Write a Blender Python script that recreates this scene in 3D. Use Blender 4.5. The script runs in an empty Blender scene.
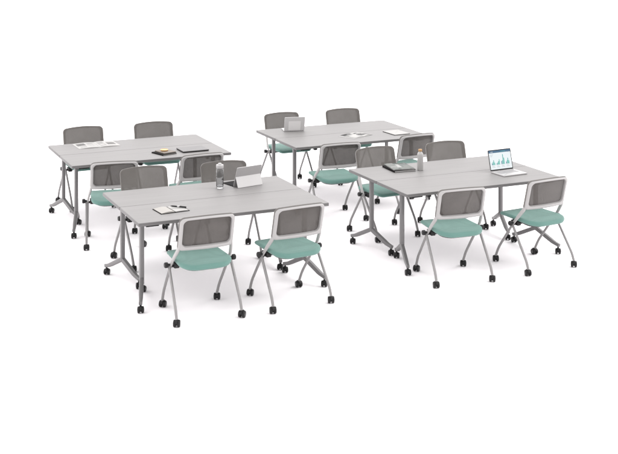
import bpy, bmesh, math, random
from mathutils import Vector, Matrix
random.seed(4)
PI = math.pi
scene = bpy.context.scene
COL = scene.collection

# ------------------------------------------------------------------ materials
def new_mat(name):
    m = bpy.data.materials.new(name); m.use_nodes = True
    nt = m.node_tree
    return m, nt, nt.nodes['Principled BSDF']

def plain(name, col, rough=0.5, metal=0.0, noise=0.05, scale=60.0, bump=0.0, spec=0.5, coat=0.0):
    """paint / plastic / metal with a faint procedural variation of tone and gloss"""
    m, nt, b = new_mat(name)
    tc = nt.nodes.new('ShaderNodeTexCoord')
    n = nt.nodes.new('ShaderNodeTexNoise'); n.inputs['Scale'].default_value = scale
    n.inputs['Detail'].default_value = 4
    nt.links.new(tc.outputs['Object'], n.inputs['Vector'])
    mix = nt.nodes.new('ShaderNodeMix'); mix.data_type = 'RGBA'
    mix.inputs['A'].default_value = (*[c*(1-noise) for c in col], 1)
    mix.inputs['B'].default_value = (*[min(1, c*(1+noise)) for c in col], 1)
    nt.links.new(n.outputs['Fac'], mix.inputs['Factor'])
    nt.links.new(mix.outputs['Result'], b.inputs['Base Color'])
    mr = nt.nodes.new('ShaderNodeMapRange')
    mr.inputs['To Min'].default_value = rough-0.05; mr.inputs['To Max'].default_value = rough+0.07
    nt.links.new(n.outputs['Fac'], mr.inputs['Value'])
    nt.links.new(mr.outputs['Result'], b.inputs['Roughness'])
    b.inputs['Metallic'].default_value = metal
    b.inputs['Specular IOR Level'].default_value = spec
    b.inputs['Coat Weight'].default_value = coat
    if bump:
        bp = nt.nodes.new('ShaderNodeBump'); bp.inputs['Strength'].default_value = bump
        bp.inputs['Distance'].default_value = 0.001
        nt.links.new(n.outputs['Fac'], bp.inputs['Height'])
        nt.links.new(bp.outputs['Normal'], b.inputs['Normal'])
    return m

def woodgrain():
    """pale grey laminate with long fine grain running along the table"""
    m, nt, b = new_mat('grey_woodgrain_laminate')
    tc = nt.nodes.new('ShaderNodeTexCoord')
    oi = nt.nodes.new('ShaderNodeObjectInfo')
    add = nt.nodes.new('ShaderNodeVectorMath'); add.operation = 'MULTIPLY_ADD'
    add.inputs[1].default_value = (3.7, 5.3, 0)
    sep = nt.nodes.new('ShaderNodeCombineXYZ')
    for i in range(3): nt.links.new(oi.outputs['Random'], sep.inputs[i])
    nt.links.new(sep.outputs[0], add.inputs[0]); nt.links.new(tc.outputs['Object'], add.inputs[2])
    def layer(sx, sy, det, dist):
        mp = nt.nodes.new('ShaderNodeMapping'); mp.inputs['Scale'].default_value = (sx, sy, sy)
        nt.links.new(add.outputs[0], mp.inputs['Vector'])
        n = nt.nodes.new('ShaderNodeTexNoise'); n.inputs['Scale'].default_value = 1
        n.inputs['Detail'].default_value = det; n.inputs['Distortion'].default_value = dist
        nt.links.new(mp.outputs[0], n.inputs['Vector']); return n
    a = layer(2.2, 55, 5, .6); c = layer(1.1, 13, 3, 1.1)
    mx = nt.nodes.new('ShaderNodeMath'); mx.operation = 'MULTIPLY_ADD'; mx.inputs[1].default_value = 0.55
    sc = nt.nodes.new('ShaderNodeMath'); sc.operation = 'MULTIPLY'; sc.inputs[1].default_value = 0.45
    nt.links.new(c.outputs['Fac'], sc.inputs[0]); nt.links.new(a.outputs['Fac'], mx.inputs[0]); nt.links.new(sc.outputs[0], mx.inputs[2])
    rmp = nt.nodes.new('ShaderNodeValToRGB')
    e = rmp.color_ramp.elements
    e[0].position = .33; e[0].color = (.181, .176, .1745, 1)
    e[1].position = .66; e[1].color = (.205, .199, .197, 1)
    nt.links.new(mx.outputs[0], rmp.inputs['Fac']); nt.links.new(rmp.outputs['Color'], b.inputs['Base Color'])
    b.inputs['Roughness'].default_value = .55; b.inputs['Specular IOR Level'].default_value = .25
    bp = nt.nodes.new('ShaderNodeBump'); bp.inputs['Strength'].default_value = .08; bp.inputs['Distance'].default_value = .0006
    nt.links.new(a.outputs['Fac'], bp.inputs['Height']); nt.links.new(bp.outputs['Normal'], b.inputs['Normal'])
    return m

def weave(name, c0, c1, scale, see_through=0.0, bump=.4, rough=.85, sheen=.2):
    """woven cloth / knitted mesh: crossed fine waves; optional open weave"""
    m, nt, b = new_mat(name)
    tc = nt.nodes.new('ShaderNodeTexCoord')
    ws = []
    for d in ('X', 'Z'):
        w = nt.nodes.new('ShaderNodeTexWave'); w.bands_direction = d
        w.inputs['Scale'].default_value = scale; w.inputs['Distortion'].default_value = .4
        w.inputs['Detail'].default_value = 1
        nt.links.new(tc.outputs['Object'], w.inputs['Vector']); ws.append(w)
    mu = nt.nodes.new('ShaderNodeMath'); mu.operation = 'ADD'
    nt.links.new(ws[0].outputs['Fac'], mu.inputs[0]); nt.links.new(ws[1].outputs['Fac'], mu.inputs[1])
    n = nt.nodes.new('ShaderNodeTexNoise'); n.inputs['Scale'].default_value = 9; n.inputs['Detail'].default_value = 6
    nt.links.new(tc.outputs['Object'], n.inputs['Vector'])
    f = nt.nodes.new('ShaderNodeMath'); f.operation = 'MULTIPLY_ADD'; f.inputs[1].default_value = .25
    nt.links.new(mu.outputs[0], f.inputs[0])
    h = nt.nodes.new('ShaderNodeMath'); h.operation = 'MULTIPLY'; h.inputs[1].default_value = .5
    nt.links.new(n.outputs['Fac'], h.inputs[0]); nt.links.new(h.outputs[0], f.inputs[2])
    mix = nt.nodes.new('ShaderNodeMix'); mix.data_type = 'RGBA'
    mix.inputs['A'].default_value = (*c0, 1); mix.inputs['B'].default_value = (*c1, 1)
    nt.links.new(f.outputs[0], mix.inputs['Factor']); nt.links.new(mix.outputs['Result'], b.inputs['Base Color'])
    b.inputs['Roughness'].default_value = rough; b.inputs['Sheen Weight'].default_value = sheen
    b.inputs['Specular IOR Level'].default_value = .25
    bp = nt.nodes.new('ShaderNodeBump'); bp.inputs['Strength'].default_value = bump; bp.inputs['Distance'].default_value = .0008
    nt.links.new(mu.outputs[0], bp.inputs['Height']); nt.links.new(bp.outputs['Normal'], b.inputs['Normal'])
    if see_through:
        out = nt.nodes['Material Output']
        t = nt.nodes.new('ShaderNodeBsdfTransparent'); ms = nt.nodes.new('ShaderNodeMixShader')
        ms.inputs['Fac'].default_value = see_through
        nt.links.new(b.outputs[0], ms.inputs[1]); nt.links.new(t.outputs[0], ms.inputs[2])
        nt.links.new(ms.outputs[0], out.inputs['Surface'])
    return m

def printed(name, paper, inks, sx, sy, thr=.52):
    """printed page: blocks of grey pictures and text lines (procedural)"""
    m, nt, b = new_mat(name)
    tc = nt.nodes.new('ShaderNodeTexCoord')
    mp = nt.nodes.new('ShaderNodeMapping'); mp.inputs['Scale'].default_value = (sx, sy, 0)
    nt.links.new(tc.outputs['Object'], mp.inputs['Vector'])
    v = nt.nodes.new('ShaderNodeTexVoronoi'); v.distance = 'CHEBYCHEV'; v.inputs['Scale'].default_value = 1; v.inputs['Randomness'].default_value = .7
    nt.links.new(mp.outputs[0], v.inputs['Vector'])
    sp = nt.nodes.new('ShaderNodeSeparateColor'); nt.links.new(v.outputs['Color'], sp.inputs[0])
    r = nt.nodes.new('ShaderNodeValToRGB'); r.color_ramp.interpolation = 'CONSTANT'
    e = r.color_ramp.elements; e[0].position = 0; e[0].color = (*paper, 1)
    e[1].position = thr; e[1].color = (*inks[0], 1)
    for i, c in enumerate(inks[1:]):
        x = e.new(thr+(1-thr)*(i+1)/len(inks)); x.color = (*c, 1)
    nt.links.new(sp.outputs[0], r.inputs['Fac'])
    n = nt.nodes.new('ShaderNodeTexNoise'); n.inputs['Scale'].default_value = 40; n.inputs['Detail'].default_value = 5
    nt.links.new(tc.outputs['Object'], n.inputs['Vector'])
    mx = nt.nodes.new('ShaderNodeMix'); mx.data_type = 'RGBA'; mx.blend_type = 'MULTIPLY'; mx.inputs['Factor'].default_value = .25
    nt.links.new(r.outputs['Color'], mx.inputs['A']); nt.links.new(n.outputs['Fac'], mx.inputs['B'])
    nt.links.new(mx.outputs['Result'], b.inputs['Base Color'])
    b.inputs['Roughness'].default_value = .6; b.inputs['Specular IOR Level'].default_value = .2
    return m

M = {}
M['top'] = woodgrain()
M['edge'] = plain('grey_edge_band', (.115, .111, .111), .5, noise=.06)
M['under'] = plain('grey_underside_board', (.2, .195, .195), .7)
M['steel'] = plain('silver_powder_coat', (.150, .146, .147), .38, metal=.25, noise=.06, scale=180, bump=.15)
M['tube'] = plain('platinum_tube_paint', (.215, .209, .209), .36, metal=.25, noise=.05, scale=180, bump=.1)
M['frame'] = plain('pale_grey_plastic', (.315, .307, .304), .45, noise=.03, scale=90, bump=.08)
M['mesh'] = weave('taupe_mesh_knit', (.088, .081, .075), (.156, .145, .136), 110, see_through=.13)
M['backing'] = weave('dark_taupe_mesh_rear', (.056, .050, .0465), (.116, .106, .099), 90, see_through=.20)  # rear face of the mesh panel, toned darker than its front
M['teal'] = weave('teal_seat_cloth', (.083, .174, .150), (.118, .228, .199), 130, bump=.35)
M['black'] = plain('black_nylon', (.0075, .007, .0075), .45, noise=.2, scale=90, bump=.1, spec=.3)
M['hub'] = plain('charcoal_wheel_hub', (.035, .034, .035), .35, noise=.1)
M['blackcover'] = plain('black_notebook_cover', (.010, .009, .009), .75, bump=.2, spec=.08)
M['paper'] = plain('white_paper', (.34, .334, .326), .7, noise=.02)
M['cream'] = plain('cream_paper', (.31, .297, .28), .7, noise=.05, scale=14)
M['silver'] = plain('brushed_aluminium', (.37, .362, .362), .4, metal=.05, noise=.04)
M['greyshell'] = plain('grey_laptop_shell', (.160, .156, .157), .5, spec=.2, noise=.04)
M['white'] = plain('white_enamel', (.33, .325, .318), .3, noise=.02)
M['pale'] = plain('lit_tone_panel', (.47, .463, .46), .4, noise=.02)  # lighter than the shell: light on the upturned kickstand put into its colour
M['lightshell'] = plain('light_silver_shell', (.5, .492, .49), .4, noise=.02)
M['whitepanel'] = plain('white_panel', (.66, .65, .645), .4, noise=.02)
M['keys'] = plain('dark_keys', (.014, .014, .015), .7, noise=.2, spec=.1)
M['greykeys'] = plain('mid_grey_keys', (.3, .295, .3), .5, noise=.1)
M['brown'] = plain('taupe_notebook_cover', (.16, .135, .115), .6, noise=.12, bump=.2)
M['amber'] = plain('amber_resin', (.62, .33, .075), .25, noise=.18, scale=25, coat=.5)
M['wood'] = plain('cork_wood', (.34, .20, .085), .6, noise=.25, scale=70)
M['mpaper'] = plain('magazine_paper', (.35, .344, .336), .6, noise=.03, spec=.2)
M['ink_pale'] = plain('pale_grey_print', (.24, .235, .23), .6, noise=.35, scale=38, spec=.2)
M['ink_mid'] = plain('mid_grey_print', (.11, .107, .104), .6, noise=.6, scale=45, spec=.2)
M['ink_black'] = plain('black_print', (.018, .018, .018), .6, noise=.7, scale=50, spec=.2)
M['magD'] = printed('magazine_cover_print', (.15, .16, .15), [(.055, .07, .062), (.11, .125, .118), (.33, .33, .32), (.08, .085, .08)], 11, 8, .35)
M['sheet'] = printed('grey_printed_sheet', (.29, .285, .28), [(.22, .215, .215), (.34, .335, .33)], 9, 9, .6)

def glass_mat():
    m, nt, b = new_mat('clear_bottle_plastic')
    b.inputs['Base Color'].default_value = (.74, .745, .75, 1)
    b.inputs['Roughness'].default_value = .04; b.inputs['IOR'].default_value = 1.45
    b.inputs['Transmission Weight'].default_value = 1
    return m
M['glass'] = glass_mat()

def emis(name, col, s=1.0):
    m, nt, b = new_mat(name)
    b.inputs['Base Color'].default_value = (.02, .02, .02, 1)
    b.inputs['Emission Color'].default_value = (*col, 1); b.inputs['Emission Strength'].default_value = s
    b.inputs['Roughness'].default_value = .3
    return m
M['scr_white'] = emis('lit_screen_white', (.78, .84, .86), 1.0)
M['scr_blue'] = emis('lit_screen_header', (.012, .10, .2), 1)
M['scr_teal'] = emis('lit_screen_teal', (.02, .35, .33), 1)
M['scr_green'] = emis('lit_screen_green', (.08, .5, .4), 1)
M['scr_navy'] = emis('lit_screen_navy', (.02, .12, .25), 1)
M['scr_grey'] = emis('lit_screen_grey', (.5, .55, .58), 1)

# ------------------------------------------------------------------ mesh helpers
def link(name, bm, mat, parent=None, smooth=35):
    me = bpy.data.meshes.new(name)
    bmesh.ops.recalc_face_normals(bm, faces=bm.faces)
    bm.to_mesh(me); bm.free()
    for mm in (mat if isinstance(mat, (list, tuple)) else [mat]): me.materials.append(mm)
    if smooth:
        me.polygons.foreach_set('use_smooth', [True]*len(me.polygons))
        me.set_sharp_from_angle(angle=math.radians(smooth))
    o = bpy.data.objects.new(name, me); COL.objects.link(o)
    if parent is not None: o.parent = parent
    return o

def empty(name, loc=(0, 0, 0), rz=0):
    o = bpy.data.objects.new(name, None); COL.objects.link(o)
    o.empty_display_size = .1
    o.location = loc; o.rotation_euler = (0, 0, rz)
    return o

def tag(o, label=None, cat=None, group=None, kind=None):
    for k, v in (('label', label), ('category', cat), ('group', group), ('kind', kind)):
        if v: o[k] = v
    return o

def dup(root):
    def cp(o, par):
        c = o.copy(); COL.objects.link(c)
        if par is not None: c.parent = par
        for ch in [x for x in bpy.data.objects if x.parent == o]: cp(ch, c)
        return c
    return cp(root, None)

def rrect(hw, hh, r, seg=5, cx=0, cy=0, radii=None):
    """rounded rectangle outline, counter-clockwise; radii = (br, tr, tl, bl)"""
    radii = radii or (r,)*4
    pts = []
    for (sx, sy, a0), rr in zip(((1, -1, -PI/2), (1, 1, 0), (-1, 1, PI/2), (-1, -1, PI)), radii):
        for i in range(seg+1):
            a = a0 + PI/2*i/seg
            pts.append((cx+sx*(hw-rr)+rr*math.cos(a), cy+sy*(hh-rr)+rr*math.sin(a)))
    return pts

def loops(bm, rings, closed=True, cap0=True, cap1=True, mi=0):
    vr = [[bm.verts.new(p) for p in r] for r in rings]
    n = len(vr[0])
    fs = []
    for a, b in zip(vr, vr[1:]):
        for i in range(n if closed else n-1):
            j = (i+1) % n
            fs.append(bm.faces.new((a[i], a[j], b[j], b[i])))
    if cap0: fs.append(bm.faces.new(vr[0][::-1]))
    if cap1: fs.append(bm.faces.new(vr[-1]))
    for f in fs: f.material_index = mi
    return vr

def slab(bm, outline, z0, z1, bev=.002, mi=0, M4=None):
    """flat plate with softened edges; outline ccw"""
    cx = sum(p[0] for p in outline)/len(outline); cy = sum(p[1] for p in outline)/len(outline)
    def ins(d):
        n = len(outline); out = []
        for i in range(n):
            p0, p, p1 = outline[i-1], outline[i], outline[(i+1) % n]
            tx, ty = p1[0]-p0[0], p1[1]-p0[1]; l = math.hypot(tx, ty) or 1
            out.append((p[0]-ty/l*d, p[1]+tx/l*d))
        return out
    i1, i2 = ins(bev), ins(bev*.3)
    i0 = ins(bev*1.5)
    R = [[(x, y, z0) for x, y in i0], [(x, y, z0) for x, y in i1], [(x, y, z0+bev*.3) for x, y in i2], [(x, y, z0+bev) for x, y in outline],
         [(x, y, z1-bev) for x, y in outline], [(x, y, z1-bev*.3) for x, y in i2], [(x, y, z1) for x, y in i1], [(x, y, z1) for x, y in i0]]
    if M4 is not None: R = [[M4 @ Vector(p) for p in r] for r in R]
    return loops(bm, R, mi=mi)

def smooth_path(pts, seg=6, rad=.05):
    """polyline with its corners rounded"""
    P = [Vector(p) for p in pts]; out = [P[0]]
    for a, b, c in zip(P, P[1:], P[2:]):
        d = min(rad, (b-a).length*.45, (c-b).length*.45)
        s, e = b+(a-b).normalized()*d, b+(c-b).normalized()*d
        for i in range(seg+1):
            t = i/seg
            out.append(s*(1-t)**2 + b*2*t*(1-t) + e*t*t)
    out.append(P[-1]); return out

def sweep(bm, path, section, up=(1, 0, 0), scale=None, mi=0, M4=None):
    """sweep a closed 2-D section along a path; section x runs along `up`"""
    P = [Vector(p) for p in path]; up = Vector(up); rings = []
    for i, p in enumerate(P):
        t = ((P[min(i+1, len(P)-1)]-P[max(i-1, 0)])).normalized()
        x = (up - t*up.dot(t)).normalized(); y = t.cross(x)
        s = scale[i] if scale else 1
        r = [p + x*(a*s) + y*(b*s) for a, b in section]
        if M4 is not None: r = [M4 @ v for v in r]
        rings.append(r)
    return loops(bm, rings, mi=mi)

def circ(r, n=14): return [(r*math.cos(2*PI*i/n), r*math.sin(2*PI*i/n)) for i in range(n)]

def lathe(bm, prof, n=24, axis='z', origin=(0, 0, 0), mi=0, cap0=True, cap1=True):
    rings = []
    for r, h in prof:
        ring = []
        for i in range(n):
            a = 2*PI*i/n; c, s = r*math.cos(a), r*math.sin(a)
            v = {'z': (c, s, h), 'x': (h, c, s), 'y': (c, h, s)}[axis]
            ring.append(Vector(v)+Vector(origin))
        rings.append(ring)
    return loops(bm, rings, cap0=cap0, cap1=cap1, mi=mi)

def box(bm, x0, x1, y0, y1, z0, z1, r=.002, mi=0, M4=None):
    slab(bm, rrect((x1-x0)/2, (y1-y0)/2, max(r, .0005), 3, (x0+x1)/2, (y0+y1)/2), z0, z1, min(r, (z1-z0)*.3), mi, M4)

# ------------------------------------------------------------------ caster (sub-part of every leg and foot)
def caster_bm(R, rot=0.0, stem=.066):
    """twin-wheel caster: two rounded wheels, hood and stem; contact point at z=0"""
    bm = bmesh.new()
    off = R*.3                                     # trail behind the stem
    for s in (-1, 1):
        a, b = s*.0075, s*(.0075+R*.70)
        pr = [(R*.55, a), (R*.90, a), (R*.97, a+s*.002), (R, a+s*.006), (R, b-s*.008), (R*.96, b-s*.004), (R*.87, b-s*.0012), (R*.70, b)]
        lathe(bm, pr, 20, 'x', (0, off, R), 0)
        lathe(bm, [(R*.5, b-s*.001), (R*.5, b+s*.0012), (R*.3, b+s*.002)], 16, 'x', (0, off, R), 1)
    lathe(bm, [(R*.62, -.0078), (R*.62, .0078)], 20, 'x', (0, off, R), 0)
    hood = []
    for i in range(9):
        a = math.radians(10+i*20)
        hood.append((0, off-math.cos(a)*R*1.08, R+math.sin(a)*R*1.1))
    sweep(bm, hood, rrect(R*.36, .003, .002, 2), up=(1, 0, 0), mi=0)
    lathe(bm, [(R*.45, R*1.0), (R*.45, R*1.9), (R*.34, R*2.0), (R*.3, stem)], 12, 'z', (0, 0, 0), 0)
    bmesh.ops.rotate(bm, verts=bm.verts, cent=(0, 0, 0), matrix=Matrix.Rotation(rot, 3, 'Z'))
    return bm
def add_caster(parent, x, y, R, rot):
    o = link('caster', caster_bm(R, rot), [M['black'], M['hub']], parent)
    o.location = (x, y, 0)
    return o

# ------------------------------------------------------------------ table
TL, TD, TH, TT = 1.708, .597, .737, .028
def make_table():
    """origin on the floor under the middle of the long seam side; depth runs +y"""
    t = empty('nesting_table')
    bm = bmesh.new()
    slab(bm, rrect(TL/2-.0025, TD/2-.004, .009, 4, 0, TD/2), TH-.012, TH, .0015)
    top = link('tabletop', bm, M['top'], t)
    bm = bmesh.new()
    slab(bm, rrect(TL/2, TD/2-.0015, .011, 4, 0, TD/2), TH-TT, TH-.0123, .002)
    slab(bm, rrect(TL/2, TD/2-.0015, .011, 4, 0, TD/2), TH-.0121, TH-.0015, .0012)
    link('edge_band', bm, M['edge'], top)
    px, pv = TL/2-.108, .305
    zt = TH-TT
    # beam joining the two columns, folding-top hinge rail
    bm = bmesh.new()
    sweep(bm, [(-px+.02, pv, zt-.035), (px-.02, pv, zt-.035)], rrect(.016, .022, .006), up=(0, 1, 0))
    link('crossbeam', bm, M['steel'], t)
    for s in (-1, 1):
        bm = bmesh.new()
        sec = rrect(.0185, .021, .009, 4)
        sweep(bm, [(s*px, pv, .185), (s*px, pv, zt-.012)], sec, up=(1, 0, 0))
        col = link('column', bm, M['steel'], t)
        bm = bmesh.new()
        box(bm, s*px-.02, s*px+.02, .05, TD-.09, zt-.014, zt-.0005, .004)
        box(bm, s*px-.028, s*px+.028, pv-.045, pv+.045, zt-.03, zt-.0135, .006)
        link('top_bracket', bm, M['steel'], col)
        # release lever and catch under the user edge
        bm = bmesh.new()
        a, b = sorted((s*(TL/2-.075), s*(TL/2-.185)))
        box(bm, a, b, TD-.075, TD-.04, zt-.02, zt-.0005, .004)
        link('release_lever', bm, M['black'], t)
        bm = bmesh.new()
        box(bm, s*(TL/2-.255)-.018, s*(TL/2-.255)+.018, TD-.075, TD-.035, zt-.026, zt-.0005, .005)
        link('tilt_catch', bm, M['black'], t)
        for (cx_, cy_, rot) in ((s*(TL/2-.028), .556, -.42+s*.2), (s*(TL/2-.187), .055, PI-.42-s*.25)):
            bm = bmesh.new()
            d = Vector((cx_-s*px, cy_-pv, 0)); l = d.length; d.normalize()
            p0 = Vector((s*px, pv, .205)) - d*.012
            p1 = Vector((cx_, cy_, .098)) - d*.05; p2 = Vector((cx_, cy_, .080)) + d*.016
            path = smooth_path([p0, p1, p2], 6, .05)
            side = Vector((-d.y, d.x, 0))
            sc = [1.0-.22*i/(len(path)-1) for i in range(len(path))]
            sweep(bm, path, rrect(.0185, .0195, .008, 4), up=side, scale=sc)
            ft = link('foot', bm, M['steel'], t)
            add_caster(ft, cx_, cy_, .027, rot)
    return t

# ------------------------------------------------------------------ chair
HB = .272        # back height along its slope
def back_pt(x, h, n):
    """point of the back shell: x across, h up along the slope, n towards the sitter"""
    t = h/HB; k = 1-(x/.230)**2
    y = -.135-.07*t - .034*k; z = .572+.262*t + .013*k*max(0, t)
    return Vector((x, y + n*.966, z + n*.258))
def make_chair():
    c = empty('mesh_back_chair')
    # ---- seat: rounded cushion, waterfall front, deeper rolled rear
    def outline(k, d=0.0, seg=7):
        w = .222
        pts = rrect(w-d, .252-d, .1, seg, 0, 0, radii=(.125-d*.6, .05-d*.3, .05-d*.3, .125-d*.6))
        out = []
        for x, y in pts:
            if y < 0: y -= .012*(1-(x/.22)**2)
            x *= 1-.05*max(0, (y/.25))
            out.append((x, y))
        return out
    def seat_z(x, y):            # crown of the cushion top
        r = (x/.222)**2; q = y/.252
        return   .482 - .009*(1-r)*(1-q*q)*.9 - .016*max(0, q-.55)**2/.2 - .016*max(0, -q-.1)**2/.81
    def thick(y): return .036 + .010*(.5-.5*math.cos(PI*max(0, min(1, (.1-y)/.3))))
    bm = bmesh.new()
    R = []
    for d, fz in ((.030, 1.0), (.012, .985), (.003, .86), (0, .62), (.001, .40), (.007, .16), (.018, .03), (.034, 0)):
        ring = []
        for x, y in outline(0, d):
            zt = seat_z(x, y); th = thick(y)
            ring.append((x, y, zt - th*(1-fz)))
        R.append(ring)
    vr = loops(bm, R[::-1], cap0=False, cap1=False)
    # top surface: concentric rings to the middle so the dish is real
    prev = vr[-1]
    base = outline(0, .03)
    for s in (.86, .68, .48, .26, .1):
        ring = [bm.verts.new((x*s, y*s, seat_z(x*s, y*s))) for x, y in base]
        n = len(ring)
        for i in range(n):
            bm.faces.new((prev[i], prev[(i+1) % n], ring[(i+1) % n], ring[i]))
        prev = ring
    bm.faces.new(prev)
    bm.faces.new(vr[0][::-1])
    seat = link('seat', bm, M['teal'], c, 60)
    # seat pan under the cushion (dark), deeper toward the pivot
    bm = bmesh.new()
    pan = []
    for d, dz in ((.030, .0), (.030, .006), (.05, .024), (.09, .030)):
        pan.append([(x, y*.93+.012, seat_z(x, y)-thick(y)+.003-dz*(1.0-.75*max(0, y/.25))) for x, y in outline(0, d)])
    loops(bm, pan)
    link('seat_pan', bm, M['black'], seat, 50)
    # ---- pivot axle and end knobs
    bm = bmesh.new()
    sweep(bm, [(-.24, -.012, .412), (.24, -.012, .412)], circ(.011, 12), up=(0, 0, 1))
    for s in (-1, 1):
        box(bm, s*.205-.022, s*.205+.022, -.05, .05, .398, .440, .008)
    link('pivot_axle', bm, M['black'], c)
    for s in (-1, 1):
        bm = bmesh.new()
        lathe(bm, [(.010, s*.258), (.012, s*.272), (.0205, s*.275), (.0225, s*.281), (.0225, s*.297), (.018, s*.303)], 18, 'x', (0, -.022, .428))
        link('pivot_knob', bm, M['black'], c)
    # ---- legs
    for s in (-1, 1):
        for kind in ('front', 'rear'):
            bm = bmesh.new()
            if kind == 'front':
                pts = [(s*.247, -.012, .420), (s*.241, .205, .148), (s*.238, .25, .060)]; rot = -.42+s*.12; foot = (s*.238, .25)
            else:
                pts = [(s*.262, -.010, .425), (s*.271, -.225, .125), (s*.272, -.25, .060)]; rot = -.40-s*.16; foot = (s*.272, -.25)
            path = smooth_path(pts, 8, .06)
            sweep(bm, path, circ(.0115, 14), up=(1, 0, 0))
            lg = link('leg', bm, M['tube'], c)
            add_caster(lg, foot[0], foot[1], .0285, rot)
    # ---- back frame: ring of pale plastic with arms running down to the pivots
    bm = bmesh.new()
    seg = 7
    def ring2(d0, n):
        """loop of the outer outline inset by d0"""
        return [back_pt(x, h, n) for x, h in subdiv(rrect(.230-d0, HB/2-d0, .03, seg, 0, HB/2, radii=(.03, .034, .034, .03)))]
    def subdiv(p, m=4):
        out = []
        for i in range(len(p)):
            a, b = p[i], p[(i+1) % len(p)]
            k = m*2 if math.hypot(b[0]-a[0], b[1]-a[1]) > .05 else 1
            for j in range(k):
                out.append((a[0]+(b[0]-a[0])*j/k, a[1]+(b[1]-a[1])*j/k))
        return out
    inner2 = rrect(.202, (HB-.030-.016)/2, .038, seg, 0, .030+(HB-.030-.016)/2)
    inner = subdiv(inner2)
    outer = subdiv(rrect(.230, HB/2, .03, seg, 0, HB/2, radii=(.028, .036, .036, .028)))
    assert len(inner) == len(outer)
    def lerp(f, n, shrink=0):
        return [back_pt(o[0]*(1-f)+i_[0]*f, o[1]*(1-f)+i_[1]*f, n) for o, i_ in zip(outer, inner)]
    prof = [(0.0, .004), (0.0, -.012), (.10, -.019), (.3, -.0215), (.7, -.0215), (.92, -.018), (1.0, -.011), (1.0, .004)]
    rings = [lerp(f, n) for f, n in prof]
    vr = loops(bm, rings, cap0=False, cap1=False)
    n = len(vr[0])
    for i in range(n):
        j = (i+1) % n
        bm.faces.new((vr[-1][i], vr[-1][j], vr[0][j], vr[0][i]))
    for s in (-1, 1):
        top = back_pt(s*.212, .11, -.007); mid = back_pt(s*.221, .012, -.006)
        pts = [top, mid, Vector((s*.243, -.062, .477)), Vector((s*.247, -.010, .418))]
        path = smooth_path(pts, 8, .05)
        m_ = len(path)-1
        sc = [.62+.45*min(1, i/(m_*.35)) - .3*max(0, (i/m_-.35)/.65) for i in range(m_+1)]
        sweep(bm, path, rrect(.0105, .017, .0095, 4), up=(1, 0, 0), scale=sc)
    bk = link('backrest', bm, M['frame'], c, 40)
    # ---- mesh stretched over the front, wrapped round the rim
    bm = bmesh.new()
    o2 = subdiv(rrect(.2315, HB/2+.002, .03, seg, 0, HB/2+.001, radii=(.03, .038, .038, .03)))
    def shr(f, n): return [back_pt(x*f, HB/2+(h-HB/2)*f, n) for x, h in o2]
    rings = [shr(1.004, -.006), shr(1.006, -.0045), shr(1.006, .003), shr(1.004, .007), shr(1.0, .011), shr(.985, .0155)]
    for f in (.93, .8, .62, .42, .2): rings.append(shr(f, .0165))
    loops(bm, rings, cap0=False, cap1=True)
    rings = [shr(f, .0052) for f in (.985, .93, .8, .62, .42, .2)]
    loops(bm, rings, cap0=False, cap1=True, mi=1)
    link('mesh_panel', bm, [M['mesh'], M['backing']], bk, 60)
    return c

# ------------------------------------------------------------------ layout
G = {'A': (0.0, 0.0), 'B': (.0004, 2.4413), 'C': (2.4397, 2.3954), 'D': (2.4742, -.0158)}
table_labels = {
    ('A', 1): 'grey nesting table carrying the clear bottle and the tablet on its kickstand',
    ('A', 0): 'grey nesting table carrying the small open notebook with a black pen',
    ('B', 1): 'grey nesting table carrying the wide open white magazine',
    ('B', 0): 'grey nesting table carrying the closed grey laptop and the small dark notebooks',
    ('C', 1): 'grey nesting table carrying the open laptop seen from behind its lid',
    ('C', 0): 'grey nesting table carrying the white notepad and black-and-white magazine',
    ('D', 1): 'grey nesting table carrying the pale bottle with wooden cap and two magazines',
    ('D', 0): 'grey nesting table carrying the laptop that shows bar charts',
}
proto = make_table(); used = False
for (g, back), lab in table_labels.items():
    t = proto if not used else dup(proto)
    used = True
    t.location = (*G[g], 0); t.rotation_euler = (0, 0, 0 if back else PI)
    tag(t, lab, 'table', 'nesting tables pushed together in pairs')

chairs = [
    ('A', -.390, -.756, -.3, 'teal-seated chair seen from behind, directly below the open notebook with the pen'),
    ('A', .396, -.759, 4.6, 'teal-seated chair seen from behind, directly below the tablet on its kickstand'),
    ('A', -.350, .800, 181.8, 'chair facing the viewer with its mesh back left of the clear bottle'),
    ('A', .418, .730, 176.6, 'chair facing the viewer with its mesh back right behind the clear bottle'),
    ('B', -.500, -.850, -10.5, 'chair seen from behind, most turned, nearest the left end of the rear left tables'),
    ('B', .366, -.840, 3.0, 'chair seen from behind, directly below the closed grey laptop'),
    ('B', -.375, .772, 181.5, 'chair facing the viewer directly behind the wide open white magazine'),
    ('B', .440, .753, 177.6, 'chair facing the viewer behind the rear left tables, right of the open magazine'),
    ('C', -.520, -.850, -3.5, 'chair seen from behind, teal seat clear of the table, below the black-and-white magazine'),
    ('C', .455, -.730, 5.0, 'chair seen from behind, directly below the white notepad'),
    ('C', -.349, .805, 181.0, 'chair facing the viewer behind the laptop seen from the back of its lid'),
    ('C', .465, .769, 178.8, 'chair facing the viewer farthest back, right of the laptop seen from behind'),
    ('D', -.490, -.766, -5.3, 'teal-seated chair seen from behind, left neighbour of the one below the chart laptop'),
    ('D', .394, -.757, 5.3, 'teal-seated chair seen from behind, below the laptop with bar charts, rightmost of all'),
    ('D', -.350, .772, 183.6, 'chair facing the viewer directly behind the two stacked magazines'),
    ('D', .461, .745, 177.4, 'chair facing the viewer, its mesh back right of the wooden-capped bottle'),
]
cp = make_chair()
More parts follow.
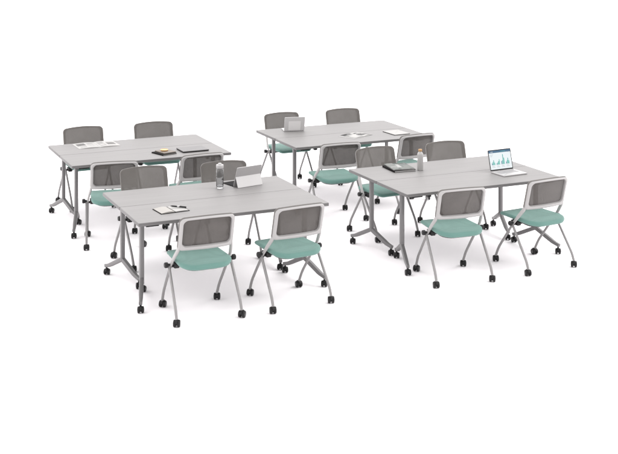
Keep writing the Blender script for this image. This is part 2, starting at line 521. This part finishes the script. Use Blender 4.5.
for i, (g, x, y, a, lab) in enumerate(chairs):
    c = cp if i == 0 else dup(cp)
    c.location = (G[g][0]+x, G[g][1]+y, 0); c.rotation_euler = (0, 0, math.radians(a))
    tag(c, lab, 'chair', 'mesh-backed rolling chairs at the tables')
    for lg in c.children:
        for w in lg.children:
            if w.name.startswith('caster'): w.rotation_euler.z = random.uniform(-.28, .28)

# ------------------------------------------------------------------ things on the tables
def at(g, x, y): return (G[g][0]+x, G[g][1]+y, TH)
def page(bm, x0, x1, d, z0, rise, n=10, prints=(), ny=10):
    """half of an open book: page block bulging toward the spine at x0; prints = (t0, t1, v0, v1, slot)"""
    sec = []
    for i in range(n+1):
        t = i/n; x = x0+(x1-x0)*t
        z = z0 + rise*(math.sin(PI*min(1, t+.02))**.7)*(1-t*.55) + .0015
        sec.append((x, z))
    V = [[bm.verts.new((x, -d/2+d*j/ny, z)) for x, z in sec] for j in range(ny+1)]
    lo = [[bm.verts.new((x, y, z0)) for x in (x0, x1)] for y in (-d/2, d/2)]
    for j in range(ny):
        for i in range(n):
            f = bm.faces.new((V[j][i], V[j][i+1], V[j+1][i+1], V[j+1][i]))
            t, v = (i+.5)/n, (j+.5)/ny
            for t0, t1, v0, v1, mi in prints:
                if t0 <= t <= t1 and v0 <= v <= v1: f.material_index = mi
    bm.faces.new([lo[0][0]]+V[0][:1]+V[0][1:]+[lo[0][1]])
    bm.faces.new([lo[1][0]]+V[ny]+[lo[1][1]])
    for k, c in ((0, 0), (1, n)):
        bm.faces.new([lo[0][k]]+[V[j][c] for j in range(ny+1)]+[lo[1][k]])
    bm.faces.new((lo[0][0], lo[0][1], lo[1][1], lo[1][0]))

# open notebook + pen (front left tables)
nb = empty('open_notebook', at('A', -.482, -.280), math.radians(5))
tag(nb, 'small open notebook with black cover and blank pages on the front left table', 'notebook')
bm = bmesh.new(); box(bm, -.130, .130, -.100, .100, .0005, .0042, .001)
box(bm, -.006, .006, -.0995, .0995, .0044, .0068, .001)
link('cover', bm, M['blackcover'], nb)
bm = bmesh.new(); page(bm, -.004, -.122, .186, .0044, .012); link('page_block', bm, M['cream'], nb)
bm = bmesh.new(); page(bm, .004, .122, .186, .0044, .006); link('page_block', bm, M['paper'], nb)
bm = bmesh.new()
lathe(bm, [(.0008, -.07), (.004, -.062), (.0066, -.05), (.0070, .0), (.0072, .002), (.0072, .066), (.005, .07)], 12, 'x')
pen = link('pen', bm, M['black'], None)
pen.location = (G['A'][0]-.415, G['A'][1]-.27, TH+.0212); pen.rotation_euler = (0, math.radians(4), math.radians(-28))
bm = bmesh.new(); lathe(bm, [(.0066, -.010), (.0078, -.0095), (.0078, .0095), (.0066, .010)], 12, 'x', cap0=False, cap1=False)
link('barrel_ring', bm, M['silver'], pen)
bm = bmesh.new(); box(bm, .015, .06, -.0012, .0012, .0074, .0088, .0005); link('clip', bm, M['silver'], pen)
tag(pen, 'black pen lying on the right page of the open notebook', 'pen')

# clear bottle
bt = empty('water_bottle', at('A', .172, .318))
tag(bt, 'clear see-through bottle with pale lid beside the tablet', 'bottle')
bm = bmesh.new()
ou = [(.0300, .0008), (.0335, .003), (.034, .010), (.034, .165), (.033, .176), (.0305, .184)]
inn = [(.0285, .184), (.031, .175), (.0318, .165), (.0318, .022), (.029, .017), (.02, .0165)]
lathe(bm, ou+inn, 32, 'z'); link('body', bm, M['glass'], bt)
bm = bmesh.new(); lathe(bm, [(.0312, .1842), (.0335, .186), (.0345, .19), (.0345, .212), (.033, .217), (.022, .2195)], 32, 'z')
lathe(bm, [(.0165, .219), (.0165, .2275), (.0145, .231)], 20, 'z')
link('lid', bm, M['silver'], bt)

# tablet with kickstand, seen from behind
tb = empty('tablet_computer', at('A', .437, .350), math.radians(12.5))
tag(tb, 'tablet propped on its kickstand with a black keyboard in front', 'tablet')
th = math.radians(20); TLn = .196
def tilt_plane(a, off=(0, 0, 0)):   # local z up along the panel; panel leans toward -y by angle a
    return Matrix.Translation(off) @ Matrix.Rotation(a, 4, 'X')
T = tilt_plane(th, (0, 0, .004))
bm = bmesh.new()
Rz = T @ Matrix.Rotation(PI/2, 4, 'X')             # slab in local xz
slab(bm, rrect(.137, TLn/2, .008, 4, 0, TLn/2), 0, .0075, .0015, 0, Rz)
link('screen_shell', bm, M['silver'], tb)
bm = bmesh.new()
slab(bm, rrect(.129, TLn/2-.008, .003, 3, 0, TLn/2), -.0008, -.0002, .0002, 0, Rz)
link('display', bm, M['keys'], tb)
hz, hy = math.cos(th)*TLn*.5+.004, -math.sin(th)*TLn*.5-.0085
klen = .102; ky = math.sqrt(max(0, klen**2-(hz-.002)**2))
bm = bmesh.new()
k = Vector((0, -ky, -(hz-.002))).normalized(); nrm = Vector((0, -k.z, k.y))*-1
K = Matrix(((1, 0, 0, 0), (0, k.y, nrm.y, hy), (0, k.z, nrm.z, hz), (0, 0, 0, 1)))
slab(bm, rrect(.137, klen/2, .006, 4, 0, klen/2), -.002, .002, .0008, 0, K)
link('kickstand', bm, M['pale'], tb)
bm = bmesh.new(); box(bm, -.137, .137, .002, .19, .0005, .0055, .002); kb = link('keyboard', bm, M['blackcover'], tb)
bm = bmesh.new()
for r in range(5):
    for q in range(12):
        box(bm, -.128+q*.0215, -.128+q*.0215+.0185, .025+r*.0205, .025+r*.0205+.0175, .0056, .0072, .001)
link('keys', bm, M['keys'], kb)

# wide open magazine
mg = empty('open_magazine', at('B', -.362, .408), math.radians(2))
tag(mg, 'wide open white magazine with pale grey pictures on the rear left table', 'magazine')
PB = {-1: ((.50, .88, .45, .86, 2), (.12, .40, .55, .85, 1), (.10, .45, .38, .44, 1), (.10, .42, .26, .30, 1), (.55, .85, .15, .30, 1)),
      1: ((.50, .92, .30, .72, 2), (.10, .40, .15, .90, 1), (.14, .36, .30, .50, 0), (.55, .9, .80, .86, 1))}
for s in (-1, 1):
    bm = bmesh.new(); page(bm, s*.001, s*.232, .305, .0006, .010, 20, PB[s], 20); link('page_spread', bm, [M['mpaper'], M['ink_pale'], M['ink_mid'], M['ink_black']], mg)

# two small notebooks and a dish
n1 = empty('black_notebook', at('B', .182, -.352), math.radians(18))
tag(n1, 'black notebook lying under the smaller taupe one on the rear left table', 'notebook')
def book(parent, w, d, t, cov, paper):
    bm = bmesh.new()
    box(bm, -w/2, w/2, -d/2, d/2, .0005, .0025, .0008); box(bm, -w/2, w/2, -d/2, d/2, t-.0025, t, .0008)
    box(bm, -w/2, -w/2+.003, -d/2, d/2, .0026, t-.0026, .0008); link('cover', bm, cov, parent)
    bm = bmesh.new(); box(bm, -w/2+.0032, w/2-.003, -d/2+.003, d/2-.003, .0027, t-.0027, .0008); link('page_block', bm, paper, parent)
book(n1, .175, .215, .012, M['blackcover'], M['cream'])
n2 = empty('taupe_notebook', (*at('B', .203, -.338)[:2], TH+.0125), math.radians(15))
tag(n2, 'small taupe notebook with dark spine on top of the black notebook', 'notebook')
book(n2, .15, .185, .010, M['brown'], M['cream'])
bm = bmesh.new()
lathe(bm, [(.026, .0005), (.036, .002), (.041, .008), (.042, .0135), (.0405, .014), (.035, .0095), (.01, .0085)], 32, 'z')
ds = link('amber_dish', bm, M['amber'], None); ds.location = (*at('B', .192, -.325)[:2], TH+.0228)
tag(ds, 'small round amber dish resting on the notebooks', 'dish')

# closed laptop
cl = empty('closed_laptop', at('B', .515, -.306), math.radians(1))
tag(cl, 'closed grey laptop lying flat on the rear left table', 'laptop')
bm = bmesh.new(); box(bm, -.145, .145, -.115, .115, .003, .0095, .003)
for sx in (-1, 1):
    for sy in (-1, 1): lathe(bm, [(.006, .0004), (.007, .0032)], 12, 'z', (sx*.12, sy*.09, 0))
link('base', bm, M['blackcover'], cl)
bm = bmesh.new(); box(bm, -.146, .146, -.116, .116, .0105, .0185, .003); link('lid', bm, M['greyshell'], cl)

# open laptops
def laptop(name, g, x, y, rz, w, d, lh, tilt, shell, keymat):
    """hinge along local y=0, deck runs to -y, lid leans back toward +y by tilt"""
    o = empty(name, at(g, x, y), rz)
    bm = bmesh.new(); box(bm, -w/2, w/2, -d, 0, .0015, .013, .003)
    base = link('base', bm, shell, o)
    bm = bmesh.new()
    for r in range(5):
        for q in range(13):
            kw = (w-.05)/13
            box(bm, -w/2+.025+q*kw, -w/2+.025+q*kw+kw*.86, -.036-r*.019-.016, -.036-r*.019, .0131, .0142, .0008)
    link('keys', bm, keymat, base)
    bm = bmesh.new(); box(bm, -.05, .05, -d+.015, -d+.08, .0131, .0135, .0002); link('touchpad', bm, shell, base)
    bm = bmesh.new()
    L = Matrix.Translation((0, .003, .0125)) @ Matrix.Rotation(-tilt, 4, 'X') @ Matrix.Rotation(PI/2, 4, 'X')
    slab(bm, rrect(w/2, lh/2, .008, 4, 0, lh/2), -.0065, 0, .0015, 0, L)   # local -z = outer side
    lid = link('lid', bm, shell, o)
    return o, lid, L
o, lid, L = laptop('open_laptop', 'D', .474, -.130, math.radians(4), .283, .212, .205, math.radians(14), M['silver'], M['greykeys'])
tag(o, 'open laptop showing a page of teal bar charts on its screen', 'laptop')
w, lh = .283, .205
bm = bmesh.new(); slab(bm, rrect(w/2-.003, lh/2-.003, .006, 3, 0, lh/2), .0003, .0009, .0002, 0, L); link('bezel', bm, M['keys'], lid)
bm = bmesh.new()
def pan(x0, x1, y0, y1, z, mi, r=.0004):
    box(bm, x0, x1, y0, y1, z, z+.0002, .00005, mi, L)
sx, sy0, sy1 = w/2-.010, .014, lh-.010
pan(-sx, sx, sy0, sy1, .0010, 0)
hd = sy1-.022
pan(-sx, sx, hd, sy1, .00125, 1); pan(-sx+.02, -sx+.05, hd+.007, hd+.013, .0015, 5); pan(.01, .07, hd+.008, hd+.012, .0015, 2)
pan(.09, sx, hd-.004, hd-.001, .00125, 5)
for gx, hs in ((-.095, (.018, .03, .046, .022)), (-.037, (.014, .022, .034, .05)), (.022, (.03, .038, .095, .06)), (.08, (.02, .034, .055, .03))):
    for j, h in enumerate(hs):
        pan(gx+j*.0105-.016, gx+j*.0105-.0075, .058, .058+h, .00125, (4, 3, 2, 3)[j])
    pan(gx-.02, gx+.03, .0555, .0572, .00125, 5)
    for q in range(3): pan(gx-.016, gx+.012+.005*q, .046-q*.007, .049-q*.007, .00125, 5)
for q in range(3): pan(-sx+.012, -sx+.05-.008*q, hd-.018-q*.009, hd-.014-q*.009, .00125, 5)
link('screen', bm, [M['scr_white'], M['scr_blue'], M['scr_teal'], M['scr_green'], M['scr_navy'], M['scr_grey']], lid)

o, lid, L = laptop('open_laptop', 'C', -.472, .335, math.radians(180-13), .243, .17, .172, math.radians(17), M['lightshell'], M['keys'])
tag(o, 'open silver laptop seen from behind with a pale rectangular panel on its lid', 'laptop')
bm = bmesh.new(); slab(bm, rrect(.072, .058, .005, 3, 0, .062), -.0078, -.0066, .0004, 0, L); link('back_panel', bm, M['whitepanel'], lid)
bm = bmesh.new(); slab(bm, rrect(.115, .079, .004, 3, 0, .086), .0002, .0008, .0002, 0, L); link('display', bm, M['keys'], lid)

# magazine + loose sheet + pad (rear right)
o = empty('printed_sheet', at('C', .035, -.235), math.radians(28))
tag(o, 'grey printed sheet poking out under the black-and-white magazine', 'sheet')
bm = bmesh.new(); box(bm, -.15, .15, -.12, .12, .0004, .0016, .0004); link('paper', bm, M['sheet'], o)
o = empty('open_magazine', (*at('C', .085, -.195)[:2], TH+.0018), math.radians(22))
tag(o, 'open magazine with bold black-and-white pictures on the rear right table', 'magazine')
PC = {-1: ((.0, .98, .70, .98, 3), (.55, .98, .45, .72, 1), (.25, .48, .78, .92, 1), (.1, .4, .1, .3, 1)),
      1: ((.05, .60, .20, .62, 3), (.28, .42, .28, .55, 1), (.55, .95, .05, .5, 2), (.08, .5, .72, .84, 3), (.6, .95, .6, .9, 1))}
for s in (-1, 1):
    bm = bmesh.new(); page(bm, s*.001, s*.15, .23, .0006, .006, 20, PC[s], 20); link('page_spread', bm, [M['mpaper'], M['ink_pale'], M['ink_mid'], M['ink_black']], o)
o = empty('notepad', at('C', .572, -.258), math.radians(3))
tag(o, 'white notepad with dark backing on the rear right table', 'notepad')
bm = bmesh.new(); box(bm, -.105, .105, -.135, .135, .0005, .004, .001); link('backing', bm, M['blackcover'], o)
bm = bmesh.new(); box(bm, -.100, .105, -.133, .135, .0042, .010, .001); link('paper_block', bm, M['paper'], o)

# stacked magazines + bottle (front right)
o = empty('thick_magazine', at('D', -.398, .385), math.radians(-3))
tag(o, 'thick dark-edged magazine at the bottom of the pair beside the wooden-capped bottle', 'magazine')
book(o, .232, .285, .018, M['blackcover'], M['paper'])
o = empty('glossy_magazine', (*at('D', -.390, .392)[:2], TH+.0183), math.radians(-9))
tag(o, 'grey-green photo magazine lying on top of the thick dark one', 'magazine')
bm = bmesh.new(); box(bm, -.108, .108, -.14, .14, .0004, .0095, .0015); link('page_block', bm, M['sheet'], o)
bm = bmesh.new(); box(bm, -.109, .109, -.141, .141, .0097, .0106, .0003); link('cover', bm, M['magD'], o)
o = empty('steel_bottle', at('D', -.232, .252))
tag(o, 'pale bottle with a wooden cap beside the two stacked magazines', 'bottle')
bm = bmesh.new()
lathe(bm, [(.024, .0006), (.0285, .002), (.030, .006), (.030, .150), (.029, .162), (.0245, .173), (.018, .180), (.0165, .184), (.0165, .187)], 32, 'z')
link('body', bm, M['white'], o)
bm = bmesh.new(); lathe(bm, [(.0155, .1872), (.0185, .188), (.0190, .190), (.0190, .206), (.0175, .2085)], 28, 'z'); link('cap', bm, M['wood'], o)

# ------------------------------------------------------------------ floor
m, nt, b = new_mat('white_studio_floor')
b.inputs['Base Color'].default_value = (.92, .905, .92, 1); b.inputs['Roughness'].default_value = .8
b.inputs['Specular IOR Level'].default_value = .1
n = nt.nodes.new('ShaderNodeTexNoise'); n.inputs['Scale'].default_value = .6; n.inputs['Detail'].default_value = 3
tc = nt.nodes.new('ShaderNodeTexCoord'); nt.links.new(tc.outputs['Object'], n.inputs['Vector'])
mx = nt.nodes.new('ShaderNodeMix'); mx.data_type = 'RGBA'
mx.inputs['A'].default_value = (.945, .922, .938, 1); mx.inputs['B'].default_value = (.96, .942, .955, 1)
nt.links.new(n.outputs['Fac'], mx.inputs['Factor']); nt.links.new(mx.outputs['Result'], b.inputs['Base Color'])
bm = bmesh.new()
bmesh.ops.create_grid(bm, x_segments=8, y_segments=8, size=250)
fl = link('floor', bm, m, None, 0); tag(fl, 'seamless white studio floor', 'floor', kind='structure')

# ------------------------------------------------------------------ camera, light
cam = bpy.data.cameras.new('camera'); co = bpy.data.objects.new('camera', cam); COL.objects.link(co)
co.location = (-3.379, -9.5491, 3.1264); co.rotation_euler = (PI/2, 0, -.4238)
cam.sensor_fit = 'HORIZONTAL'; cam.sensor_width = 36
cam.lens = 1135.88/618*36; cam.shift_y = -298.364/618; cam.clip_end = 1000; cam.clip_start = .1
scene.camera = co

wd = bpy.data.worlds.new('World'); scene.world = wd; wd.use_nodes = True
nt = wd.node_tree; bg = nt.nodes['Background']
tc = nt.nodes.new('ShaderNodeTexCoord'); sp = nt.nodes.new('ShaderNodeSeparateXYZ')
nt.links.new(tc.outputs['Generated'], sp.inputs[0])
rp = nt.nodes.new('ShaderNodeValToRGB'); e = rp.color_ramp.elements
e[0].position = 0; e[0].color = (.97, .95, .96, 1); e[1].position = 1; e[1].color = (1, .985, .98, 1)
nt.links.new(sp.outputs['Z'], rp.inputs['Fac'])
dt = nt.nodes.new('ShaderNodeVectorMath'); dt.operation = 'DOT_PRODUCT'
dt.inputs[1].default_value = Vector((.12, -.97, 0)).normalized()
nt.links.new(tc.outputs['Generated'], dt.inputs[0])
mr = nt.nodes.new('ShaderNodeMapRange'); mr.inputs['From Min'].default_value = -1; mr.inputs['From Max'].default_value = 1
mr.inputs['To Min'].default_value = 1.3; mr.inputs['To Max'].default_value = .6
nt.links.new(dt.outputs['Value'], mr.inputs['Value'])
ml = nt.nodes.new('ShaderNodeMix'); ml.data_type = 'RGBA'; ml.blend_type = 'MULTIPLY'; ml.inputs['Factor'].default_value = 1
nt.links.new(rp.outputs['Color'], ml.inputs['A']); nt.links.new(mr.outputs['Result'], ml.inputs['B'])
nt.links.new(ml.outputs['Result'], bg.inputs['Color'])
bg.inputs['Strength'].default_value = 2.3

def area(name, loc, target, size, power, col=(1, 1, 1)):
    l = bpy.data.lights.new(name, 'AREA'); l.shape = 'DISK'; l.size = size; l.energy = power; l.color = col
    o = bpy.data.objects.new(name, l); COL.objects.link(o); o.location = loc
    o.rotation_euler = (Vector(target)-Vector(loc)).to_track_quat('-Z', 'Y').to_euler()
    return o
area('key_softbox', (19, -7, 21), (1.2, 1.2, .5), 14.0, 3600, (1, .99, .98))

scene.view_settings.view_transform = 'Standard'; scene.view_settings.look = 'None'
scene.view_settings.gamma = 1; scene.view_settings.exposure = 0; scene.view_settings.use_curve_mapping = False
scene.render.engine = 'CYCLES'
scene.cycles.max_bounces = 10; scene.cycles.transparent_max_bounces = 12; scene.cycles.caustics_refractive = False
scene.cycles.use_denoising = True
